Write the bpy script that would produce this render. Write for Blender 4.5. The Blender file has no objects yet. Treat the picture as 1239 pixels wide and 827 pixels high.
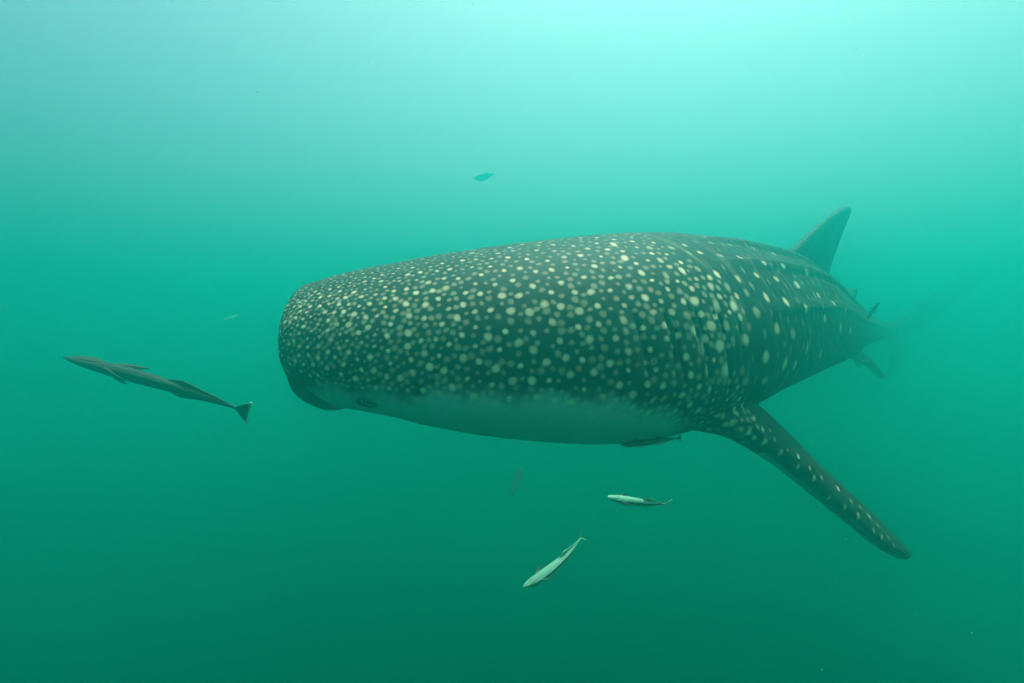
import bpy, bmesh, math, random, time
import numpy as np
from mathutils import Vector, Matrix
from mathutils.bvhtree import BVHTree

T0 = time.time()
random.seed(7)
rng = np.random.default_rng(7)
scene = bpy.context.scene
COL = scene.collection

# ------------------------------------------------------------------ camera
PW, PH, F = 1239.0, 827.0, 700.0          # photo size and focal length in its pixels
cam_data = bpy.data.cameras.new('camera')
cam_data.sensor_width = 36.0
cam_data.lens = 36.0 * F / PW
cam_data.clip_start = 0.05
cam_data.clip_end = 500
cam = bpy.data.objects.new('camera', cam_data)
cam.rotation_euler = (math.radians(90), 0, 0)
COL.objects.link(cam)
scene.camera = cam

# ------------------------------------------------------------------ sky, sun, exposure
SUN_EL, SUN_AZ = math.radians(73.5), math.radians(28)    # azimuth clockwise from +Y
world = bpy.data.worlds.new('World')
scene.world = world
world.use_nodes = True
wn = world.node_tree
bg = wn.nodes['Background']
sky = wn.nodes.new('ShaderNodeTexSky')
sky.sky_type = 'NISHITA'
sky.sun_disc = False
sky.sun_elevation = SUN_EL
sky.sun_rotation = SUN_AZ
sky.air_density = 1.0
sky.dust_density = 10.0      # hazy, whitish tropical sky
sky.ozone_density = 0.5
wn.links.new(sky.outputs[0], bg.inputs['Color'])
bg.inputs['Strength'].default_value = 0.15

sun_data = bpy.data.lights.new('sun', 'SUN')
sun_data.energy = 5.0
sun_data.angle = math.radians(0.5)
sun_data.color = (1.0, 0.96, 0.88)
sun = bpy.data.objects.new('sun', sun_data)
sv = Vector((math.cos(SUN_EL) * math.sin(SUN_AZ), math.cos(SUN_EL) * math.cos(SUN_AZ), math.sin(SUN_EL)))
sun.rotation_euler = sv.to_track_quat('Z', 'Y').to_euler()
sun.location = sv * 20
COL.objects.link(sun)

vs = scene.view_settings
vs.view_transform = 'Standard'
vs.look = 'None'
vs.exposure = 0.32
vs.gamma = 1.0
scene.render.engine = 'CYCLES'
cy = scene.cycles
cy.max_bounces = 8
cy.diffuse_bounces = 2
cy.glossy_bounces = 2
cy.volume_bounces = 6
cy.use_denoising = True
cy.sample_clamp_indirect = 6.0

# ------------------------------------------------------------------ the water: one closed body of murky sea
SURFACE_Z = 1.6
def box_mesh(name, lo, hi):
    bm = bmesh.new()
    bmesh.ops.create_cube(bm, size=1.0)
    for v in bm.verts:
        v.co = Vector([(lo[i] + hi[i]) / 2 + v.co[i] * (hi[i] - lo[i]) for i in range(3)])
    me = bpy.data.meshes.new(name)
    bm.to_mesh(me); bm.free()
    return me
wm = bpy.data.materials.new('green_sea_water')
wm.use_nodes = True
nt = wm.node_tree
nt.nodes.remove(nt.nodes['Principled BSDF'])
pv = nt.nodes.new('ShaderNodeVolumePrincipled')
pv.inputs['Color'].default_value = (0.035, 0.845, 0.748, 1)
pv.inputs['Absorption Color'].default_value = (0, 0, 0, 1)
pv.inputs['Density'].default_value = 0.32
pv.inputs['Anisotropy'].default_value = 0.885
nt.links.new(pv.outputs[0], nt.nodes['Material Output'].inputs['Volume'])
water = bpy.data.objects.new('water', box_mesh('water', (-70, -70, -26), (70, 70, SURFACE_Z)))
water.data.materials.append(wm)
water['kind'] = 'structure'
COL.objects.link(water)

# ------------------------------------------------------------------ helpers
def at(px, py, d):
    """a point of the place that lies d metres in front of the camera"""
    return np.array([(px - PW / 2) / F * d, d, (PH / 2 - py) / F * d])

def catmull(xs, ys, q):
    """smooth monotone-ish interpolation of ys (n or n x k) at q"""
    xs = np.asarray(xs, float); ys = np.asarray(ys, float); q = np.asarray(q, float)
    m = np.zeros_like(ys)
    dx = np.diff(xs)
    dy = np.diff(ys, axis=0) / (dx[:, None] if ys.ndim == 2 else dx)
    m[1:-1] = (dy[1:] + dy[:-1]) / 2
    m[0], m[-1] = dy[0], dy[-1]
    i = np.clip(np.searchsorted(xs, q) - 1, 0, len(xs) - 2)
    h = dx[i]; t = (q - xs[i]) / h
    if ys.ndim == 2:
        t = t[:, None]; h = h[:, None]
    return ((2*t**3 - 3*t**2 + 1) * ys[i] + (t**3 - 2*t**2 + t) * h * m[i]
            + (-2*t**3 + 3*t**2) * ys[i+1] + (t**3 - t**2) * h * m[i+1])

def smooth(a, b, x):
    t = np.clip((x - a) / (b - a), 0, 1)
    return t * t * (3 - 2 * t)

def grid_mesh(rings):
    """closed skin over a list of rings (n x m x 3), both ends capped"""
    n, m, _ = rings.shape
    verts = rings.reshape(-1, 3).tolist()
    faces = []
    for i in range(n - 1):
        for j in range(m):
            k = (j + 1) % m
            faces.append((i*m + j, i*m + k, (i+1)*m + k, (i+1)*m + j))
    for i in (0, n - 1):
        c = len(verts)
        verts.append(rings[i].mean(axis=0).tolist())
        for j in range(m):
            k = (j + 1) % m
            faces.append((i*m + k, i*m + j, c) if i == 0 else (i*m + j, i*m + k, c))
    return verts, faces

def fin_rings(le, te, thick, n=26, m=22, up=None):
    """a fin blade between a leading and a trailing edge (points root to tip)"""
    le = np.array(le, float); te = np.array(te, float); thick = np.array(thick, float)
    t = np.linspace(0, 1, len(le)); q = np.linspace(0, 1, n)
    L = catmull(t, le, q); R = catmull(t, te, q); TH = np.interp(q, t, thick)
    span = np.gradient((L + R) / 2, axis=0)
    rings = []
    for i in range(n):
        ch = R[i] - L[i]
        nrm = np.cross(ch, span[i]); nrm /= np.linalg.norm(nrm) + 1e-9
        a = np.linspace(0, 2 * np.pi, m, endpoint=False)
        u = (1 - np.cos(a)) / 2
        prof = np.sign(np.sin(a)) * (np.abs(np.sin(a)) ** 0.8) * (1.35 - 0.85 * u) * 0.62
        rings.append(L[i] + ch * u[:, None] + nrm * (prof * TH[i])[:, None])
    return np.array(rings)

def join_parts(name, lofts):
    verts, faces = [], []
    for v, f in lofts:
        o = len(verts)
        verts += v
        faces += [tuple(i + o for i in q) for q in f]
    me = bpy.data.meshes.new(name)
    me.from_pydata(verts, [], faces)
    me.update()
    bm = bmesh.new(); bm.from_mesh(me)
    bmesh.ops.recalc_face_normals(bm, faces=bm.faces[:])
    bm.to_mesh(me); bm.free()
    return me

def fuse(me, voxel, relax=2):
    """one continuous surface out of overlapping closed shapes"""
    tmp = bpy.data.objects.new('tmp', me)
    COL.objects.link(tmp)
    md = tmp.modifiers.new('fuse', 'REMESH')
    md.mode = 'VOXEL'; md.voxel_size = voxel
    if relax:
        s = tmp.modifiers.new('relax', 'SMOOTH'); s.factor = 0.5; s.iterations = relax
    dg = bpy.context.evaluated_depsgraph_get()
    out = bpy.data.meshes.new_from_object(tmp.evaluated_get(dg))
    bpy.data.objects.remove(tmp)
    bpy.data.meshes.remove(me)
    return out

def coords(me):
    a = np.empty(len(me.vertices) * 3)
    me.vertices.foreach_get('co', a)
    return a.reshape(-1, 3)

def normals(me):
    a = np.empty(len(me.vertices) * 3)
    me.vertices.foreach_get('normal', a)
    return a.reshape(-1, 3)

def put_coords(me, a):
    me.vertices.foreach_set('co', a.ravel())
    me.update()

def attr(me, name, vals):
    at_ = me.attributes.new(name, 'FLOAT', 'POINT')
    at_.data.foreach_set('value', np.asarray(vals, np.float32))

def shade_smooth(me):
    me.polygons.foreach_set('use_smooth', np.ones(len(me.polygons), bool))

def thing(name, me, label=None, cat=None, group=None, parent=None):
    o = bpy.data.objects.new(name, me)
    COL.objects.link(o)
    if label: o['label'] = label
    if cat: o['category'] = cat
    if group: o['group'] = group
    if parent: o.parent = parent
    return o

class Cells:
    """points hashed on a grid, for finding the vertices near a spot"""
    def __init__(self, P, size):
        self.P = P; self.size = size
        k = np.floor(P / size).astype(np.int64)
        self.key = self._h(k)
        self.order = np.argsort(self.key, kind='stable')
        self.sorted = self.key[self.order]
    @staticmethod
    def _h(k):
        return (k[..., 0] + 4096) * (8192 * 8192) + (k[..., 1] + 4096) * 8192 + (k[..., 2] + 4096)
    def near(self, p, r):
        lo = np.floor((p - r) / self.size).astype(np.int64); hi = np.floor((p + r) / self.size).astype(np.int64)
        out = []
        for x in range(lo[0], hi[0] + 1):
            for y in range(lo[1], hi[1] + 1):
                a = self._h(np.array([x, y, lo[2]])); b = self._h(np.array([x, y, hi[2]]))
                i, j = np.searchsorted(self.sorted, a), np.searchsorted(self.sorted, b, side='right')
                if j > i: out.append(self.order[i:j])
        return np.concatenate(out) if out else np.empty(0, np.int64)

# ------------------------------------------------------------------ whale shark: the shape of its body
# stations along the back: column in the photo, distance, back line, belly line (rows), half width, share of the height below the widest line
ST = [  # px    d     top    bot    w     low   
    (382.0, 2.03, 397.0, 443.0, 0.205, 0.48),
    (384.5, 2.03, 365.0, 458.0, 0.315, 0.46),
    (391.0, 2.03, 347.5, 468.5, 0.390, 0.46),
    (404.0, 2.03, 342.0, 477.8, 0.435, 0.44),
    (429.1, 2.03, 334.2, 487.5, 0.462, 0.40),
    (471.0, 2.03, 325.0, 494.5, 0.488, 0.35),
    (516.3, 2.03, 315.7, 506.5, 0.502, 0.33),
    (609.0, 2.06, 301.4, 523.0, 0.546, 0.37),
    (712.2, 2.13, 288.7, 528.5, 0.565, 0.39),
    (785.0, 2.30, 285.3, 510.5, 0.525, 0.41),
    (855.8, 2.62, 294.6, 485.4, 0.460, 0.41),
    (930.0, 3.12, 311.6, 459.7, 0.383, 0.39),
    (985.0, 3.65, 347.6, 441.4, 0.284, 0.40),
    (1025.0, 4.45, 369.6, 423.1, 0.180, 0.43),
    (1060.0, 6.10, 386.0, 413.6, 0.115, 0.45),
    (1084.0, 7.80, 392.6, 408.6, 0.065, 0.50),
    (1091.0, 8.30, 393.2, 408.0, 0.035, 0.50),
]
ST = np.array(ST)
mid = np.array([at(r[0], (r[2] + r[3]) / 2, r[1]) for r in ST])
s_st = np.concatenate([[0], np.cumsum(np.linalg.norm(np.diff(mid[:, :2], axis=0), axis=1))])
half = (ST[:, 3] - ST[:, 2]) / 2 / F * ST[:, 1]
NS, NT = 260, 120
LEN = s_st[-1]
sq = np.concatenate([np.linspace(0, 0.3, 50, endpoint=False), np.linspace(0.3, LEN, NS - 50)])
C = catmull(s_st, mid, sq)
H = np.maximum(catmull(s_st, half, sq), 0.02)
W = np.maximum(catmull(s_st, ST[:, 4], sq), 0.02)
LOW = catmull(s_st, ST[:, 5], sq)
TAN = np.gradient(C, axis=0); TAN[:, 2] = 0
TAN = np.array([np.convolve(np.pad(TAN[:, k], 8, 'edge'), np.ones(17) / 17, 'valid') for k in range(3)]).T
TAN /= np.linalg.norm(TAN, axis=1)[:, None]
LEFT = np.stack([TAN[:, 1], -TAN[:, 0], 0 * TAN[:, 0]], axis=1)     # towards the camera side
UP = np.array([0, 0, 1.0])
th = np.linspace(0, 2 * np.pi, NT, endpoint=False)                  # 0 = left flank, pi/2 = back

def section(w, h, low, s, ang):
    """outline of the body at distance s from the snout: (sideways, up) from the middle of its height"""
    zw = -h + 2 * h * low
    c, n = np.cos(ang), np.sin(ang)
    kx = 0.92 - 0.12 * smooth(0.0, 0.8, 1.0 - abs(s - 0.7))
    y = w * np.sign(c) * np.abs(c) ** kx
    up_pow = 1.0
    z = np.where(n > 0, zw + (h - zw) * np.abs(n) ** up_pow, zw - (zw + h) * np.abs(n) ** 0.82)
    deg = np.degrees(np.arctan2(n, np.abs(c)))
    k = smooth(1.0, 1.8, s) * (1 - smooth(4.6, 6.0, s)) * min(1.0, h / 0.3)
    bump = 0.022 * np.exp(-((deg - 62) / 3.2) ** 2) + 0.020 * np.exp(-((deg - 41) / 3.0) ** 2) + 0.012 * np.exp(-((deg - 16) / 3.0) ** 2)
    r = 1 + k * bump / max(h, 0.1)
    return y * r, zw + (z - zw) * r

def body_rings(sel=None):
    R = []
    for i in range(len(sq)):
        y, z = section(W[i], H[i], LOW[i], sq[i], th)
        R.append(C[i] + LEFT[i] * y[:, None] + UP * z[:, None])
    return np.array(R)
RINGS = body_rings()

def P(*a): return [at(*p) for p in a]
pect_le = P((790, 474, 2.00), (828, 513, 1.84), (880, 521, 1.80), (925, 545, 1.84), (970, 579, 1.92), (1015, 618, 1.98), (1055, 653, 2.05), (1082, 671, 2.10), (1098, 677, 2.14))
pect_te = P((832, 430, 2.00), (860, 456, 1.93), (908, 486, 2.06), (948, 522, 2.15), (985, 560, 2.20), (1025, 595, 2.22), (1062, 629, 2.24), (1088, 655, 2.22), (1102, 671, 2.20))
fins = {}
fins['pect'] = fin_rings(pect_le, pect_te, [0.11, 0.10, 0.085, 0.075, 0.065, 0.055, 0.045, 0.036, 0.025], n=70, m=40)
i_p = int(np.argmin(abs(sq - 1.62)))
def mirror(pts):
    o, l = C[i_p], LEFT[i_p]
    out = [p - 2 * np.dot(p - o, l) * l for p in pts]
    z0 = out[0][2]
    return [np.array([p[0], p[1], z0 + (p[2] - z0) * 0.3 + 0.02]) for p in out]
fins['pect_far'] = fin_rings(mirror(pect_le), mirror(pect_te), [0.11, 0.10, 0.085, 0.075, 0.065, 0.055, 0.045, 0.036, 0.025], n=50, m=30)
fins['dorsal'] = fin_rings(
    P((940, 318, 3.05), (958, 303, 3.12), (974, 289, 3.20), (998, 267, 3.32), (1016, 254, 3.42), (1024, 250, 3.46)),
    P((1000, 355, 3.75), (1002, 338, 3.72), (1005, 322, 3.68), (1016, 290, 3.60), (1027, 262, 3.55), (1030, 253, 3.52)),
    [0.09, 0.08, 0.065, 0.05, 0.04, 0.03], n=50, m=30)
fins['dorsal2'] = fin_rings(
    P((1016, 372, 4.25), (1022, 362, 4.35), (1032, 349, 4.55)), P((1036, 380, 4.75), (1035, 366, 4.75), (1037, 350, 4.72)), [0.06, 0.05, 0.03])
def at_body(s, y, z):
    i = int(np.argmin(abs(sq - s)))
    return C[i] + LEFT[i] * y + UP * z
for k, sg in (('pelvic', 1), ('pelvic_far', -1)):
    fins[k] = fin_rings([at_body(3.50, 0.10 * sg, -0.16), at_body(3.62, 0.22 * sg, -0.24), at_body(3.80, 0.28 * sg, -0.35)],
                        [at_body(3.85, 0.08 * sg, -0.14), at_body(3.93, 0.17 * sg, -0.22), at_body(3.95, 0.265 * sg, -0.35)], [0.07, 0.05, 0.03])
fins['anal'] = fin_rings([at_body(4.55, 0, -0.08), at_body(4.72, 0, -0.22), at_body(4.88, 0, -0.34)],
                         [at_body(4.90, 0, -0.06), at_body(4.95, 0, -0.18), at_body(5.0, 0, -0.33)], [0.05, 0.04, 0.03])
fins['tail_upper'] = fin_rings(
    P((1062, 399, 6.8), (1086, 386, 7.8), (1122, 362, 8.4), (1163, 338, 8.9), (1200, 322, 9.2)),
    P((1084, 409, 7.8), (1106, 403, 8.3), (1142, 379, 8.8), (1178, 349, 9.1), (1204, 327, 9.25)), [0.09, 0.08, 0.06, 0.05, 0.03], n=40, m=24)
fins['tail_lower'] = fin_rings(
    P((1066, 402, 7.2), (1078, 418, 7.8), (1076, 444, 8.1), (1068, 462, 8.3)),
    P((1090, 400, 8.2), (1098, 412, 8.4), (1090, 438, 8.5), (1074, 460, 8.4)), [0.08, 0.07, 0.05, 0.03], n=30, m=24)

# mouth: a slot that runs round the blunt snout, sloping back and down to the corner in front of the eye
lofts = [grid_mesh(RINGS)] + [grid_mesh(r) for r in fins.values()]
shark_me = join_parts('whale_shark', lofts)
h0, l0 = TAN[3], LEFT[3]
nose = C[0]
def nose_pt(s, y, z): return nose + h0 * s + l0 * y + UP * z
MOUTH_S = 0.142                       # the corner, measured back from the snout
VOX = 0.0050
shark_me = fuse(shark_me, VOX, relax=3)
V = coords(shark_me)
N = normals(shark_me)
print('shark verts', len(V), round(time.time() - T0, 1), 's')

# body coordinates of every vertex: distance from the snout, sideways and up
def body_coords(V):
    S = np.empty(len(V)); Y = np.empty(len(V)); Z = np.empty(len(V)); I = np.empty(len(V), int)
    fine = np.arange(0, len(sq), 1)
    for a in range(0, len(V), 40000):
        v = V[a:a+40000]
        d2 = (v[:, None, 0] - C[None, :, 0]) ** 2 + (v[:, None, 1] - C[None, :, 1]) ** 2
        i = d2.argmin(axis=1)
        I[a:a+40000] = i
        off = v - C[i]
        S[a:a+40000] = sq[i] + (off * TAN[i]).sum(axis=1)
        Y[a:a+40000] = (off * LEFT[i]).sum(axis=1)
        Z[a:a+40000] = off[:, 2]
    return S, Y, Z, I
S, Y, Z, I = body_coords(V)
hh, ww, ll = H[I], W[I], LOW[I]
on_body = (np.abs(Y) < ww * 1.04 + 0.01) & (np.abs(Z) < hh * 1.05 + 0.012)

# camera ray onto the skin
BV = BVHTree.FromPolygons(RINGS.reshape(-1, 3).tolist(), grid_mesh(RINGS)[1][:(len(sq) - 1) * NT])
BF = {}
def hit(px, py, fin=None):
    bv = BV
    if fin:
        if fin not in BF:
            v, f = grid_mesh(fins[fin]); BF[fin] = BVHTree.FromPolygons(v, f)
        bv = BF[fin]
    d = at(px, py, 1.0)
    loc, nrm, _, _ = bv.ray_cast(Vector((0, 0, 0)), Vector(d.tolist()).normalized())
    if loc is None: return None, None
    n = np.array(nrm)
    return np.array(loc), (-n if n @ d > 0 else n)

# --- relief: mouth slot, gill slits, spiracle, eye sockets, creases
disp = np.zeros(len(V))
rel_s = (V - nose) @ h0
mz = np.interp(rel_s, [-0.05, 0.0, 0.03, 0.06, 0.10, 0.142, 0.2], [-0.048, -0.052, -0.060, -0.074, -0.106, -0.160, -0.21])
dm = (V - nose)[:, 2] - mz
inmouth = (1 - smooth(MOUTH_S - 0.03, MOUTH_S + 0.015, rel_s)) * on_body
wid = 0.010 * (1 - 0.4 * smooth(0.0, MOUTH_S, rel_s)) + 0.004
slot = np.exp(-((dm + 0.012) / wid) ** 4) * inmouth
lip = np.exp(-((dm - 0.018) / 0.009) ** 2) * inmouth
V2 = V - N * (slot * 0.022 * smooth(0.04, 0.085, rel_s))[:, None]
V2 = V2 + N * (lip * 0.006 * smooth(0.05, 0.09, rel_s))[:, None]
jaw = inmouth * (1 - smooth(-0.030, -0.016, dm)) * smooth(-0.16, -0.06, dm)
V2 = V2 + (N * 0.85 - UP * 0.25) * (jaw * 0.020 * smooth(0.02, 0.08, rel_s))[:, None]
gill = np.zeros(len(V))
ring_and_shade = slot.copy()  # shade of the mouth opening, painted into the skin colour
for g, (s0, zt, zb) in enumerate(((0.86, 0.10, -0.15), (0.935, 0.11, -0.18), (1.01, 0.11, -0.20), (1.08, 0.10, -0.20), (1.145, 0.08, -0.17))):
    line = s0 + 0.10 * ((Z - 0.0) / 0.2) ** 2 * np.where(Z > 0, -0.5, 0.3) - 0.10 * Z
    ends = smooth(zb, zb + 0.08, Z) * (1 - smooth(zt - 0.08, zt, Z))
    d = S - line
    gill += ends * (np.exp(-(d / 0.006) ** 2) * -0.008 + np.exp(-((d + 0.020) / 0.016) ** 2) * 0.003) * on_body
disp += gill
gill_edge = np.clip(gill / 0.003, 0, 1)
# shallow folds in the skin behind the gills and over the shoulder
fold = np.zeros(len(V))
for k in range(16):
    s0 = 1.22 + k * 0.14 + random.uniform(-0.04, 0.04)
    line = s0 - 0.22 * (Z + 0.1) + 0.03 * np.sin(Z * 9 + k)
    fold += np.exp(-((S - line) / 0.012) ** 2) * random.uniform(0.3, 1.0)
disp -= fold * 0.004 * on_body * (1 - smooth(3.2, 3.8, S))
eyes = []
EYE_PX, SPIR_PX = (444, 486), (503, 479)
e_loc, e_n = hit(*EYE_PX)
sp_loc, sp_n = hit(*SPIR_PX)
def flip(p):
    i = 20
    l = LEFT[i]
    return p - 2 * np.dot(p - C[i], l) * l
def flipv(n):
    l = LEFT[20]
    return n - 2 * np.dot(n, l) * l
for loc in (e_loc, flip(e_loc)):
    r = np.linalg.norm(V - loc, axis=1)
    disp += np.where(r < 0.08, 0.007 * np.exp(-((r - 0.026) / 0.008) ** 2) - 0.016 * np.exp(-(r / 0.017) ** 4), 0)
    ring_and_shade = np.maximum(ring_and_shade, np.exp(-((r - 0.0240) / 0.0060) ** 2))
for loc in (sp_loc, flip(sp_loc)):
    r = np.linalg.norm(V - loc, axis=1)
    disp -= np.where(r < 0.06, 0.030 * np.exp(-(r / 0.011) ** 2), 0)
    ring_and_shade = np.maximum(ring_and_shade, np.exp(-(r / 0.0115) ** 4))  # shade inside the spiracle pit, painted dark as well
V2 = V2 + N * disp[:, None]
put_coords(shark_me, V2)
shade_smooth(shark_me)
print('relief', round(time.time() - T0, 1), 's')

# --- markings
# pale belly: below a line that drops from the eye to the pectoral fin and then runs along the lower flank
z_b = np.interp(S, [0, 0.15, 0.28, 0.42, 0.64, 0.86, 0.97, 1.1, 1.3, 1.6, 2.2, 3.0, 4.5, 6.5], [-0.13, -0.135, -0.148, -0.146, -0.142, -0.180, -0.225, -0.30, -0.39, -0.36, -0.32, -0.24, -0.15, -0.08])
wob = 0.006 * np.sin(S * 23) + 0.006 * np.sin(S * 51 + 1.3) + 0.007 * np.sin(S * 140 + 40 * Z) * np.sin(S * 61 - 90 * Z + 1)
belly = (1 - smooth(-0.040, 0.030, Z - z_b + wob)) * on_body
belly *= 1 - smooth(-0.1, 0.3, N[:, 2])
belly *= 1 - smooth(0.34, 0.42, np.abs(Y)) * smooth(0.95, 1.1, S) * (1 - smooth(1.9, 2.1, S))
under = np.where(on_body, 0, smooth(0.6, 0.9, -N[:, 2]))
belly = np.maximum(belly, under)
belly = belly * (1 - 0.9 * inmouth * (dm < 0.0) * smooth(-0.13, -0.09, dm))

spot = np.zeros(len(V))       # shape of the spot, sharpened in the material
strength = np.zeros(len(V))   # how pale it is
cells = Cells(V, 0.05)
WOB = np.array([[1.9, 0.8, 1.3], [-0.9, 1.2, 1.7]])
def stamp(p, axis, a, b, val, soft=0.5, nrm=None):
    i = cells.near(p, max(a, b) * 1.75)
    if len(i) == 0: return
    p = V[i[((V[i] - p) ** 2).sum(axis=1).argmin()]]      # onto the fused skin
    d = V[i] - p
    if nrm is not None:
        ok = N[i] @ nrm > 0.2
        i, d = i[ok], d[ok]
    u = d @ axis
    v2 = np.maximum((d * d).sum(axis=1) - u * u, 0)
    r = np.sqrt((u / a) ** 2 + v2 / b ** 2)
    r = r * (1 + 0.10 * np.sin(d @ WOB[0] / b + p[0] * 97) + 0.08 * np.sin(d @ WOB[1] / b + p[2] * 131))
    w = np.maximum(1.5 - r, 0)
    m = (w > 0) & (w > spot[i])
    i, w = i[m], w[m]
    spot[i] = w
    strength[i] = val

# candidates over the whole skin
ncand = 60000
ci = rng.integers(0, len(V), ncand)
head_v = np.flatnonzero(on_body & (S < 0.55) & (Z > -0.17)); chest_v = np.flatnonzero(on_body & (S >= 0.5) & (S < 1.25) & (Z > -0.4))
ci = np.concatenate([ci[on_body[ci]], rng.permutation(head_v)[:60000], rng.permutation(chest_v)[:40000]])
cp, cs, cz, cy_, cn = V[ci], S[ci], Z[ci], Y[ci], N[ci]
top_rel = (cz + H[I[ci]]) / (2 * H[I[ci]])

TAKEN = {}
def take(p):
    TAKEN.setdefault(tuple(np.floor(p / 0.06).astype(int)), []).append(p)

def scatter(spacing, size, val, keep, elong, seed, clear=0.75, g=0.12):
    """spots no closer together than their spacing (a function of the place on the body)"""
    r = np.random.default_rng(seed)
    order = r.permutation(len(cp))
    grid = {}
    mine = []
    n = 0
    for k in order:
        if not keep[k]: continue
        sp = spacing[k]
        p = cp[k].tolist()
        key = (math.floor(p[0] / g), math.floor(p[1] / g), math.floor(p[2] / g))
        kt = (math.floor(p[0] / 0.06), math.floor(p[1] / 0.06), math.floor(p[2] / 0.06))
        ok = True
        for dx in (-1, 0, 1):
            for dy in (-1, 0, 1):
                for dz in (-1, 0, 1):
                    near_ = (key[0]+dx, key[1]+dy, key[2]+dz)
                    for q in TAKEN.get((kt[0]+dx, kt[1]+dy, kt[2]+dz), ()):
                        if (q[0]-p[0])**2 + (q[1]-p[1])**2 + (q[2]-p[2])**2 < (sp * clear) ** 2:
                            ok = False; break
                    for q in (grid.get(near_, ()) if ok else ()):
                        if (q[0]-p[0])**2 + (q[1]-p[1])**2 + (q[2]-p[2])**2 < sp * sp:
                            ok = False; break
                    if not ok: break
                if not ok: break
            if not ok: break
        if not ok: continue
        grid.setdefault(key, []).append(p)
        mine.append(p)
        n += 1
        i = I[ci[k]]
        # behind the gills the spots stand upright, on the head they are round
        vert = UP - cn[k] * np.dot(UP, cn[k])
        nv = np.linalg.norm(vert)
        axis = vert / nv if nv > 0.15 else LEFT[i]
        e = elong[k]
        hi = float(smooth(0.62, 0.98, top_rel[k]))          # finer and fainter towards the ridge of the back
        sz = size[k] * r.uniform(0.72, 1.28) * (1.06 - 0.34 * hi)
        stamp(cp[k], axis, sz * e, sz / math.sqrt(e), val * r.uniform(0.7, 1.0) * (1 - 0.28 * hi), nrm=cn[k])
    for p in mine: take(np.array(p))
    return n

front = (cs < 1.13 - 0.20 * cz + 0.05 * np.sin(cz * 17))
above = (cz - np.interp(cs, [0, 0.15, 0.28, 0.42, 0.64, 0.86, 0.97, 1.1, 1.3, 1.6], [-0.10, -0.125, -0.14, -0.150, -0.160, -0.205, -0.26, -0.32, -0.39, -0.41])) > 0
above &= ~((cs < 0.15) & (cz < -0.03 - 0.55 * cs))
one = np.ones(len(cp))
KS = [0, 0.08, 0.2, 0.35, 0.6, 1.0, 1.4]
# the flank behind the gills: bigger upright spots in columns, those of the near side where the animal carries them
NEAR = [  # column, row, half height, half width (photo pixels), strength
    (825, 328, 4.5, 3.0, 1), (844, 326, 4, 2.5, .4), (868, 332, 4.5, 2.8, 1), (860, 346, 5, 2.8, .65), (893, 337, 5, 2.2, .65), (915, 333, 3.5, 2, .8),
    (927, 359, 5.5, 2.2, .95), (939, 337, 3.5, 2, .7), (965, 345, 5, 1.8, .85), (976, 330, 4, 1.5, .6), (951, 365, 5.5, 2, .9), (976, 374, 5.5, 1.7, .9),
    (990, 357, 4, 1.4, .8), (841, 365, 5.5, 4.5, 1), (867, 370, 8, 3, .55), (888, 370, 6.5, 3.4, 1), (916, 377, 6.5, 3.2, .5), (813, 378, 4, 3.5, .6),
    (860, 395, 6, 4, 1), (879, 394, 6, 2.6, .6), (846, 305, 3, 2.6, .7), (895, 311, 3, 2.4, .7), (925, 318, 3, 2, .65), (948, 322, 3.5, 2, .7),
    (806, 333, 5, 2.8, .4), (998, 385, 4.5, 1.5, .85), (871, 309, 3, 3, .35), (881, 348, 6, 2.5, .35), (903, 354, 5, 2.2, .35), (830, 383, 5, 3.5, .35),
    (839, 401, 6.5, 3.4, .7), (870, 419, 7.5, 3.8, 1), (903, 411, 6.5, 3.2, 1), (927, 431, 7, 2.8, 1), (849, 424, 8.5, 3.4, .5), (887, 412, 7, 2.2, .35),
    (855, 449, 7, 2.8, .65), (877, 449, 8, 3.8, .95), (940, 398, 6.5, 2.2, .95), (960, 404, 6, 2, .55), (950, 441, 7.5, 1.8, .9), (962, 442, 6, 1.5, .8),
    (977, 423, 7, 1.5, .85), (993, 429, 6, 1.4, .6), (902, 462, 5, 3, .5), (925, 461, 5, 3, .5), (897, 449, 5, 2.6, .35), (1017, 397, 5, 1.5, .9),
    (1029, 400, 4, 1.4, .8), (1009, 367, 4, 1.4, .7), (1023, 376, 3.5, 1.3, .6), (822, 352, 4, 3, .35), (852, 356, 4, 2.4, .3), (907, 395, 5, 2.4, .3),
    (828, 297, 2.6, 3, .45), (860, 294, 2.4, 2.6, .3), (884, 297, 2.4, 2.6, .3), (912, 301, 2.4, 2.2, .35), (936, 307, 2.6, 2, .4), (798, 315, 3.5, 3, .6),
    (776, 330, 3.5, 3.5, .9), (787, 350, 3.5, 3, .4), (812, 300, 2.6, 3.5, .4), (785, 300, 2.6, 3.5, .4), (765, 360, 3, 3, .6), (742, 296, 2.6, 3.5, .7),
    (756, 312, 3.5, 4, .9), (805, 411, 3.5, 3, .8), (791, 408, 3, 3, .5), (782, 440, 3.5, 3, .6), (800, 430, 3, 3, .4), (815, 452, 4, 2.2, .5), (812, 430, 4, 3, .3)]
for px, py, a, b, v in NEAR:
    p, n = hit(px, py)
    if p is None: continue
    k = np.linalg.norm(p) / F
    vert = UP - n * n[2]
    vert /= np.linalg.norm(vert)
    view = p / np.linalg.norm(p)
    hor = np.cross(n, vert)
    fa = np.linalg.norm(vert - view * (view @ vert)); fb = np.linalg.norm(hor - view * (view @ hor))
    stamp(p, vert, a * k / max(0.35, fa), b * k * 1.1 / max(0.28, fb), v, soft=0.4)
    take(p)
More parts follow.
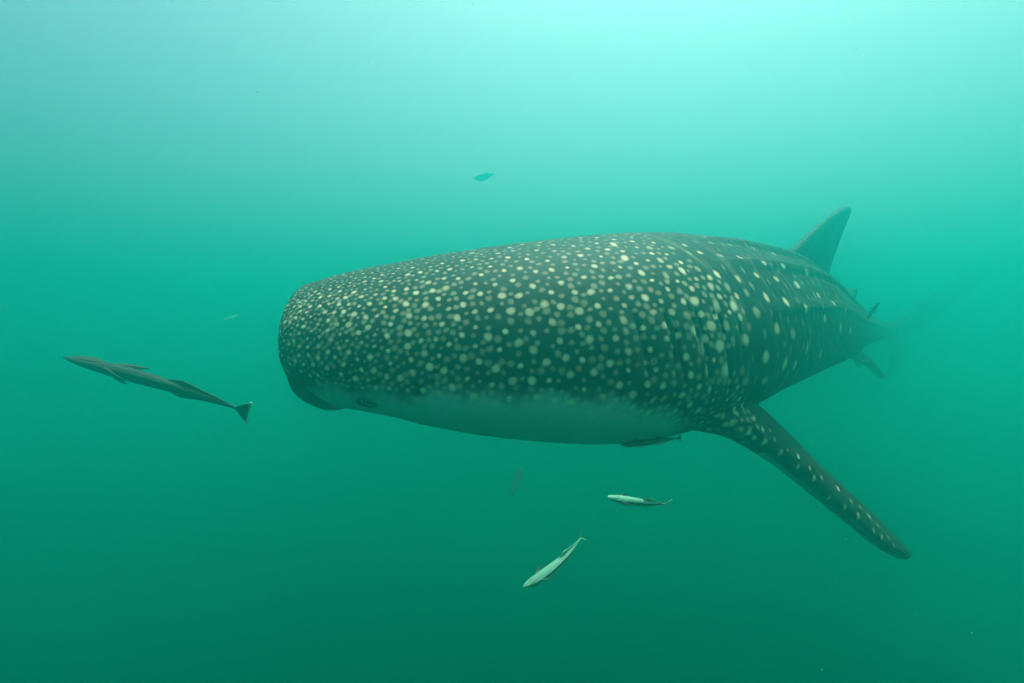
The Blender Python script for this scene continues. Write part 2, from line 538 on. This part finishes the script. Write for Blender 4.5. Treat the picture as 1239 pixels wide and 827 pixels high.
for px, py, v in ((765, 493, .9), (774, 498, .6), (785, 500, 1), (753, 504, .8), (763, 511, .9), (781, 514, .7), (797, 504, .8), (792, 517, .6), (772, 523, .8), (762, 524, .5),
                  (801, 512, .6), (736, 493, .6), (745, 486, .6), (722, 497, .7), (708, 491, .5), (715, 507, .7), (727, 510, .6), (742, 521, .4), (808, 492, .5), (804, 482, .5), (790, 484, .6)):
    p, n = hit(px, py)
    if p is None: continue
    k = np.linalg.norm(p) / F
    ax = np.array([0.6, 0, 0.8]); ax = ax - n * (ax @ n); ax /= np.linalg.norm(ax)
    stamp(p, ax, 6.0 * k, 3.0 * k, v, soft=0.5)
    take(p)
n1 = scatter(np.interp(cs, KS, [0.0150, 0.0180, 0.025, 0.034, 0.043, 0.047, 0.055]),
             np.interp(cs, KS, [0.0043, 0.0048, 0.0062, 0.0078, 0.0092, 0.0092, 0.0088]), 1.0, front & above, one, 1, 0.75, 0.06)
n2 = scatter(np.interp(cs, KS, [0.0105, 0.0115, 0.0140, 0.018, 0.0225, 0.025, 0.029]),
             np.interp(cs, KS, [0.0038, 0.0042, 0.0052, 0.0066, 0.0080, 0.0084, 0.0082]), 0.42, front & above, one, 2, 0.98, 0.035)
rear = ~front & (cs < 5.8)
far_side = rear & (cy_ < -0.02) & (cz > -0.6 * H[I[ci]])
elong = np.full(len(cp), 1.7)
n3 = scatter(np.full(len(cp), 0.118), np.full(len(cp), 0.013), 0.95, far_side, elong, 3)
behind = rear & (cy_ > 0) & (cs > 3.2) & (cz > -0.6 * H[I[ci]])
n5 = scatter(np.full(len(cp), 0.062), np.full(len(cp), 0.0105), 0.26, rear & (cz > -0.25) & (cs < 3.0), np.full(len(cp), 1.35), 6, 0.9)
n4 = scatter(np.full(len(cp), 0.118), np.full(len(cp), 0.012), 0.9, behind, elong, 4)
# spots along the upper side of the pectoral fins
FIN = [(840, 459, 3.6, 1), (833, 478, 3.4, .9), (857, 488, 3.6, 1), (823, 469, 2.6, .7), (842, 471, 3, .7), (873, 502, 3.2, .8), (887, 513, 3.2, .7), (906, 524, 3.0, .8),
       (926, 535, 3.2, .8), (945, 548, 2.8, .7), (966, 565, 2.6, .7), (985, 580, 2.6, .7), (1014, 591, 2.4, .9), (1052, 625, 2.4, .9), (1039, 625, 2.6, .6), (1022, 614, 2.4, .5),
       (1057, 642, 2.2, .5), (1067, 650, 2.0, .5), (923, 519, 2.4, .9), (966, 552, 2.2, .9), (886, 494, 2.4, .9), (1004, 602, 2.2, .5), (860, 471, 2.4, .9), (859, 479, 2.6, .7),
       (913, 505, 2.0, .8), (878, 488, 2.2, .6), (898, 508, 2.0, .6), (938, 532, 2.0, .6), (953, 545, 1.8, .6), (980, 567, 1.8, .7), (994, 578, 1.8, .6), (1030, 607, 1.8, .6),
       (1041, 614, 1.8, .6), (1062, 636, 1.8, .5), (1075, 650, 1.6, .5), (1082, 660, 1.6, .4), (900, 495, 1.8, .6), (932, 521, 1.8, .6), (870, 478, 1.8, .7), (892, 520, 2, .3), (956, 570, 2, .3)]
for px, py, r, v in FIN:
    p, n = hit(px, py, 'pect')
    if p is None:
        p, n = hit(px, py)
        if p is None: continue
    k = np.linalg.norm(p) / F
    ax = np.array(fins['pect'][60].mean(axis=0) - fins['pect'][5].mean(axis=0)); ax /= np.linalg.norm(ax)
    ch = np.cross(n, ax); ch /= np.linalg.norm(ch)
    stamp(p, ch, r * 1.5 * k, r * 1.05 * k, v)
    q = p - 2 * np.dot(p - C[i_p], LEFT[i_p]) * LEFT[i_p]
    stamp(np.array([q[0], q[1], fins['pect_far'][5].mean(axis=0)[2] + (p[2] - pect_le[0][2]) * 0.3]), LEFT[i_p], r * 1.4 * k, r * k, v)
# faint upright lines that join the spots of the flank
line_r = np.random.default_rng(5)
faint = np.zeros(len(V))
for k in range(17):
    s0 = 1.14 + 0.125 * k + line_r.uniform(-0.03, 0.03)
    path = s0 - 0.26 * Z + 0.02 * np.sin(Z * 14 + k * 2.1)
    faint = np.maximum(faint, np.exp(-((S - path) / 0.008) ** 2) * line_r.uniform(0.4, 1.0) * (0.6 + 0.4 * np.sin(Z * 31 + k)))
faint *= on_body * smooth(-0.32, -0.2, Z)
faint = np.maximum(faint * 0.16, gill_edge * 0.05)
faint = np.maximum(faint, 0.3 * np.exp(-((dm - 0.012) / 0.006) ** 2) * inmouth * smooth(0.02, 0.06, rel_s))
spot = np.clip(spot, 0, 1)
print('spots', n1, n2, n3, n4, round(time.time() - T0, 1), 's')
attr(shark_me, 'spot', spot)
attr(shark_me, 'strength', strength)
attr(shark_me, 'faint', faint)
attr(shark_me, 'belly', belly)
attr(shark_me, 'ring_and_shade', np.clip(ring_and_shade, 0, 1))

def mat(name):
    m = bpy.data.materials.new(name); m.use_nodes = True
    b = m.node_tree.nodes['Principled BSDF']
    b.inputs['Specular IOR Level'].default_value = 0.15
    return m, m.node_tree, b
def rgb(nt, c):
    n = nt.nodes.new('ShaderNodeRGB'); n.outputs[0].default_value = (*c, 1); return n.outputs[0]
def mix(nt, f, a, b, mode='MIX'):
    n = nt.nodes.new('ShaderNodeMix'); n.data_type = 'RGBA'; n.blend_type = mode
    for sock, v in ((n.inputs[0], f), (n.inputs[6], a), (n.inputs[7], b)):
        if isinstance(v, (int, float)): sock.default_value = v
        elif isinstance(v, tuple): sock.default_value = (*v, 1)
        else: nt.links.new(v, sock)
    return n.outputs[2]
def attrib(nt, name):
    n = nt.nodes.new('ShaderNodeAttribute'); n.attribute_name = name; return n.outputs['Fac']
def noise(nt, scale, detail=4, rough=0.6):
    n = nt.nodes.new('ShaderNodeTexNoise'); n.inputs['Scale'].default_value = scale
    n.inputs['Detail'].default_value = detail; n.inputs['Roughness'].default_value = rough
    tc = nt.nodes.new('ShaderNodeTexCoord'); nt.links.new(tc.outputs['Object'], n.inputs['Vector'])
    return n.outputs['Fac']
def ramp(nt, f, lo, hi, a=0.0, b=1.0):
    n = nt.nodes.new('ShaderNodeMapRange'); nt.links.new(f, n.inputs[0])
    n.inputs[1].default_value, n.inputs[2].default_value, n.inputs[3].default_value, n.inputs[4].default_value = lo, hi, a, b
    return n.outputs[0]

skin, nt, b = mat('whale_shark_skin')
fine = noise(nt, 60, 5, 0.7); broad = noise(nt, 11, 6, 0.72)
base = mix(nt, ramp(nt, broad, 0.35, 0.65), (0.008, 0.009, 0.008), (0.026, 0.025, 0.021))
base = mix(nt, ramp(nt, fine, 0.3, 0.7, 0.0, 0.5), base, (0.006, 0.007, 0.0065))
bel = mix(nt, ramp(nt, fine, 0.3, 0.7), (0.56, 0.72, 0.62), (0.66, 0.80, 0.70))
c1 = mix(nt, attrib(nt, 'belly'), base, bel)
spc = mix(nt, ramp(nt, fine, 0.3, 0.75), (0.95, 0.86, 0.52), (0.84, 0.76, 0.45))
def times(nt, a, b):
    n = nt.nodes.new('ShaderNodeMath'); n.operation = 'MULTIPLY'; nt.links.new(a, n.inputs[0]); nt.links.new(b, n.inputs[1]); return n.outputs[0]
edge_n = noise(nt, 240, 3, 0.6)
rag = nt.nodes.new('ShaderNodeMath'); rag.operation = 'MULTIPLY_ADD'; nt.links.new(edge_n, rag.inputs[0]); rag.inputs[1].default_value = 0.5; nt.links.new(attrib(nt, 'spot'), rag.inputs[2])
shape = ramp(nt, rag.outputs[0], 0.50, 1.20)
c1 = mix(nt, attrib(nt, 'faint'), c1, spc)
c2 = mix(nt, times(nt, shape, attrib(nt, 'strength')), c1, spc)
c3 = mix(nt, attrib(nt, 'ring_and_shade'), c2, (0.02, 0.024, 0.025))  # dark eye ring, plus painted shade in mouth slot and spiracle
nt.links.new(c3, b.inputs['Base Color'])
b.inputs['Roughness'].default_value = 0.62
bmp = nt.nodes.new('ShaderNodeBump'); bmp.inputs['Strength'].default_value = 0.25; bmp.inputs['Distance'].default_value = 0.01
nt.links.new(fine, bmp.inputs['Height']); nt.links.new(bmp.outputs[0], b.inputs['Normal'])
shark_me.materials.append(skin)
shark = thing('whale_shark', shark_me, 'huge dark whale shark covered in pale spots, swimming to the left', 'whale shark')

# --- its eyes
iris_m, nt, b = mat('shark_iris'); b.inputs['Base Color'].default_value = (0.36, 0.40, 0.35, 1); b.inputs['Roughness'].default_value = 0.3
pupil_m, nt, b = mat('dark_pupil'); b.inputs['Base Color'].default_value = (0.004, 0.004, 0.004, 1); b.inputs['Roughness'].default_value = 0.5; b.inputs['Specular IOR Level'].default_value = 0.02
def ball(name, r, m, sc=(1, 1, 1), seg=28):
    bm = bmesh.new()
    bmesh.ops.create_uvsphere(bm, u_segments=seg, v_segments=seg // 2, radius=r)
    for v in bm.verts: v.co = Vector((v.co.x * sc[0], v.co.y * sc[1], v.co.z * sc[2]))
    me = bpy.data.meshes.new(name); bm.to_mesh(me); bm.free()
    shade_smooth(me); me.materials.append(m)
    return me
def frame(loc, n, up=UP):
    x = np.cross(up, n); x /= np.linalg.norm(x)
    y = np.cross(n, x)
    return Matrix(((x[0], y[0], n[0], loc[0]), (x[1], y[1], n[1], loc[1]), (x[2], y[2], n[2], loc[2]), (0, 0, 0, 1)))
eye_me = ball('eye', 0.0195, iris_m, (1, 1, 0.6))
pup_me = ball('pupil', 0.0125, pupil_m, (1.0, 0.72, 0.5))
for loc, n in ((e_loc, e_n), (flip(e_loc), flipv(e_n))):
    e = thing('eye', eye_me, parent=shark); e.matrix_world = frame(loc - n * 0.007, (lambda q: q / np.linalg.norm(q))(n * 0.5 + LEFT[20] * (0.5 if n @ LEFT[20] > 0 else -0.5)))
    p = thing('pupil', pup_me, parent=e); p.matrix_local = Matrix.Translation((0, -0.002, 0.0092))

# ------------------------------------------------------------------ remoras and small fish
def fish_mesh(name, L, deep=1.0, wide=1.0, bend=0.0, fork=0.35, voxel=None, pect=0.16, tail_h=0.075, dors=0.045):
    """a fish along +X from its nose, up +Z; fins and body fused into one skin"""
    xk = [0, .015, .05, .12, .25, .4, .55, .7, .82, .9, .94]
    hk = np.array([.004, .010, .020, .034, .048, .050, .043, .030, .018, .012, .012]) * deep
    wk = np.array([.006, .016, .034, .048, .052, .048, .038, .026, .015, .009, .006]) * wide
    x = np.linspace(0, .94, 60)
    hq, wq = catmull(xk, hk, x), catmull(xk, wk, x)
    a = np.linspace(0, 2 * np.pi, 28, endpoint=False)
    R = np.stack([np.stack([np.full(28, x[i]), wq[i] * np.cos(a), hq[i] * np.sin(a) * np.where(np.sin(a) > 0, 0.8, 1.15)], axis=1) for i in range(60)])
    t = 0.010
    Ls = [grid_mesh(R)]
    def f(le, te, th): Ls.append(grid_mesh(fin_rings(le, te, th, n=16, m=14)))
    f([(.46, 0, .01 * deep), (.52, 0, .036 * deep), (.61, 0, .033 * deep + dors)], [(.90, 0, 0), (.88, 0, .016 * deep), (.72, 0, .028 * deep + dors * .45)], [t, t, t * .8])
    f([(.46, 0, -.01 * deep), (.52, 0, -.042 * deep), (.61, 0, -.038 * deep - dors)], [(.90, 0, 0), (.88, 0, -.016 * deep), (.72, 0, -.028 * deep - dors * .4)], [t, t, t * .8])
    for sg in (1, -1):
        f([(.905, 0, -.004 * sg), (.94, 0, .02 * sg), (1.0, 0, tail_h * sg)], [(1.0 - .05 * fork, 0, -.006 * sg), (1.003 - .04 * fork, 0, .02 * sg), (1.0 + .015, 0, tail_h * .96 * sg)], [t * 1.2, t, t * .8])
        f([(.20, .03 * sg * wide, .004), (.25, .09 * sg * wide, .016), (.20 + pect, (.055 + pect * .42) * sg, .012)],
          [(.25, .03 * sg * wide, -.008), (.30, .08 * sg * wide, -.002), (.205 + pect, (.05 + pect * .38) * sg, .002)], [t, t, t * .7])
        f([(.23, .015 * sg, -.03 * deep), (.28, .03 * sg, -.055 * deep), (.34, .045 * sg, -.062 * deep)], [(.28, .012 * sg, -.03 * deep), (.32, .025 * sg, -.05 * deep), (.36, .04 * sg, -.058 * deep)], [t, t, t * .7])
    me = join_parts(name, Ls)
    v = coords(me) * L
    put_coords(me, v)
    me = fuse(me, voxel or L * 0.0042, relax=2)
    v = coords(me)
    u = v / L
    hb = np.interp(u[:, 0], xk, hk)
    back = smooth(-0.3, 0.5, u[:, 2] / hb)
    band = np.exp(-((u[:, 2] / hb - 0.05) / 0.22) ** 4) * (1 - smooth(.85, .95, u[:, 0]))
    edge = (np.exp(-((u[:, 2] / hb - 0.42) / 0.10) ** 2) + np.exp(-((u[:, 2] / hb + 0.34) / 0.10) ** 2)) * (1 - smooth(.6, .85, u[:, 0]))
    tip = smooth(.992, 1.008, u[:, 0]) + smooth(.03, .05, np.abs(u[:, 2]) - hb)
    finny = smooth(0.004, 0.02, np.abs(u[:, 1]) - np.interp(u[:, 0], xk, wk))
    attr(me, 'back', back); attr(me, 'band', band); attr(me, 'edge', edge); attr(me, 'tip', np.clip(tip, 0, 1)); attr(me, 'fin', np.clip(finny, 0, 1))
    v[:, 1] += bend * L * (u[:, 0] - 0.35) ** 2 * 2
    put_coords(me, v); shade_smooth(me)
    return me

def fish_skin(name, back, belly, band, edge, tip, fin):
    m, nt, b = mat(name)
    n = noise(nt, 45, 4)
    c = mix(nt, attrib(nt, 'back'), belly, back)
    c = mix(nt, attrib(nt, 'band'), c, band)
    c = mix(nt, attrib(nt, 'edge'), c, edge)
    c = mix(nt, attrib(nt, 'fin'), c, fin)
    c = mix(nt, attrib(nt, 'tip'), c, tip)
    c = mix(nt, ramp(nt, n, 0.35, 0.7, 0.0, 0.35), c, back)
    nt.links.new(c, b.inputs['Base Color']); b.inputs['Roughness'].default_value = 0.5
    return m
DARK = fish_skin('dark_remora_skin', (.008, .015, .013), (.025, .05, .043), (.006, .010, .009), (.045, .075, .065), (.36, .55, .46), (.006, .010, .009))
PALE = fish_skin('pale_remora_skin', (.20, .44, .31), (.34, .64, .48), (.012, .03, .022), (.58, .92, .74), (.34, .62, .46), (.012, .025, .02))
MID = fish_skin('brown_remora_skin', (.020, .022, .022), (.55, .58, .54), (.03, .03, .03), (.25, .27, .25), (.02, .02, .02), (.02, .02, .02))
GREY = fish_skin('grey_fish_skin', (.04, .045, .045), (.10, .11, .10), (.05, .055, .05), (.08, .08, .08), (.04, .04, .04), (.05, .05, .05))

def place(o, a, b_, up=(0, 0, 1), L=1.0):
    """nose at a, tail towards b_"""
    x = b_ - a; x = x / np.linalg.norm(x)
    up = np.array(up, float); z = up - x * (up @ x); z /= np.linalg.norm(z)
    y = np.cross(z, x)
    o.matrix_world = Matrix(((x[0], y[0], z[0], a[0]), (x[1], y[1], z[1], a[1]), (x[2], y[2], z[2], a[2]), (0, 0, 0, 1)))

disc_m, nt, b = mat('sucker_disc'); b.inputs['Base Color'].default_value = (.05, .055, .05, 1); b.inputs['Roughness'].default_value = 0.7
pale_disc_m, nt, b = mat('pale_sucker_disc'); b.inputs['Base Color'].default_value = (.20, .42, .30, 1)
def disc_mesh(L, m, deep):
    """the oval sucker on top of the head with its cross ridges"""
    bm = bmesh.new()
    n = 26
    top = lambda x: 0.8 * deep * float(np.interp(x, [0, .015, .05, .12, .25], [.004, .010, .020, .034, .048]))
    def oval(a, w, dz): return [bm.verts.new((L * (.115 + a * math.cos(q)), L * w * math.sin(q), L * (top(.115 + a * math.cos(q)) + dz))) for q in np.linspace(0, 2 * math.pi, n, endpoint=False)]
    r0, r1, r2 = oval(.075, .030, -.014), oval(.075, .030, .0015), oval(.068, .025, .0025)
    for p, q in ((r0, r1), (r1, r2)):
        for i in range(n): bm.faces.new((p[i], p[(i + 1) % n], q[(i + 1) % n], q[i]))
    bm.faces.new(r2)
    for i in range(9):
        x = .115 + .055 * (i / 4 - 1); w = .023 * math.sqrt(max(0.05, 1 - ((x - .115) / .07) ** 2))
        v = [bm.verts.new((L * (x + dx), L * y, L * (top(x) + z))) for z in (.001, .0045) for dx, y in ((-.002, -w), (.002, -w), (.002, w), (-.002, w))]
        for q in ((4, 5, 6, 7), (0, 1, 5, 4), (1, 2, 6, 5), (2, 3, 7, 6), (3, 0, 4, 7)): bm.faces.new([v[k] for k in q])
    bmesh.ops.recalc_face_normals(bm, faces=bm.faces[:])
    me = bpy.data.meshes.new('sucker_disc'); bm.to_mesh(me); bm.free(); me.materials.append(m)
    return me

def remora(a, b_, skin_m, label, up=(0, 0, 1), bend=0.0, group='remoras round the shark', name='remora', cat='remora', eyes_on=True, disc=True, **kw):
    L = np.linalg.norm(b_ - a)
    me = fish_mesh(name, L, bend=bend, **kw)
    me.materials.append(skin_m)
    o = thing(name, me, label, cat, group)
    place(o, a, b_, up)
    if eyes_on:
        em = ball('eye', L * .0085, pupil_m, seg=12)
        for sg in (1, -1):
            e = thing('eye', em, parent=o); e.location = (L * .085, L * .047 * sg * kw.get('wide', 1.0), L * .003)
    if disc:
        thing('sucker_disc', disc_mesh(L, pale_disc_m if skin_m is PALE else disc_m, kw.get('deep', 1.0)), parent=o)
    return o

remora(at(80, 431, 1.70), at(309, 494, 1.74), DARK, 'long dark remora swimming alone ahead of the shark, at far left', up=(0.0, -0.18, 1), bend=-0.10, tail_h=.060, fork=.0, deep=.72, wide=.8, dors=.024)
remora(at(735, 602, 1.30), at(811, 613, 1.34), PALE, 'small pale remora with a dark fin, higher of two below the shark', up=(0.1, -0.42, 0.85), bend=0.05, tail_h=.10, fork=1.0, deep=1.25, wide=1.15)
remora(at(635, 713, 1.28), at(714, 653, 1.35), PALE, 'pale remora with a white stripe diving down left, lowest fish in view', up=(-0.5, -0.45, 0.7), bend=0.16, tail_h=.11, fork=1.0, deep=1.3, wide=1.25)
remora(at(751, 539, 1.68), at(824, 530, 1.76), MID, 'thin dark remora with pale belly tucked under the shark, lower of the pair', up=(0, -0.2, 1), tail_h=.05, fork=.1, deep=.9)
remora(at(757, 533, 1.76), at(817, 522, 1.82), DARK, 'thin dark remora close against the shark, upper of the pair beneath its chest', up=(0, -0.2, 1), tail_h=.05, fork=.1, deep=.9)
remora(at(1063, 366, 3.55), at(1041, 398, 3.7), DARK, 'small dark remora hanging upright beside the shark tail', up=(-0.8, -0.4, -.4), bend=0.1, tail_h=.05, fork=.2, deep=1.3, eyes_on=False, disc=False)
remora(at(617, 602, 5.6), at(632, 563, 5.8), GREY, 'faint dark fish heading down in the murk below the shark', up=(-1, 0, .4), deep=2.3, name='fish', cat='fish', group='dim fish in the murk', eyes_on=False, disc=False, tail_h=.12, fork=1.0)
remora(at(574, 216, 6.0), at(597, 211, 6.2), GREY, 'tiny dark fish high in the hazy water above the shark', up=(0, 0, 1), deep=2.6, name='fish', cat='fish', group='dim fish in the murk', eyes_on=False, disc=False, tail_h=.13, fork=.4)
remora(at(270, 388, 6.0), at(292, 381, 6.2), PALE, 'barely visible pale fish in open water left of the shark head', up=(0, 0, 1), deep=1.8, name='fish', cat='fish', group='dim fish in the murk', eyes_on=False, disc=False, tail_h=.12, fork=.8)

# ------------------------------------------------------------------ drifting specks of plankton
speck_m, nt, b = mat('plankton_speck'); b.inputs['Base Color'].default_value = (.35, .6, .45, 1)
bm = bmesh.new()
pr = np.random.default_rng(11)
for k in range(650):
    d = pr.uniform(1.0, 3.4)
    c = at(pr.uniform(-60, 1300), pr.uniform(-40, 870), d)
    r = pr.uniform(0.0005, 0.0012) * (0.6 + 0.4 * d)
    q = bmesh.ops.create_icosphere(bm, subdivisions=1, radius=r)['verts']
    sc = pr.uniform(0.5, 1.7, 3)
    for v in q: v.co = Vector((c + np.array(v.co) * sc).tolist())
me = bpy.data.meshes.new('plankton_specks'); bm.to_mesh(me); bm.free(); me.materials.append(speck_m)
o = thing('plankton_specks', me, 'fine pale specks of plankton drifting through the green water', 'plankton'); o['kind'] = 'stuff'
print('done', round(time.time() - T0, 1), 's')
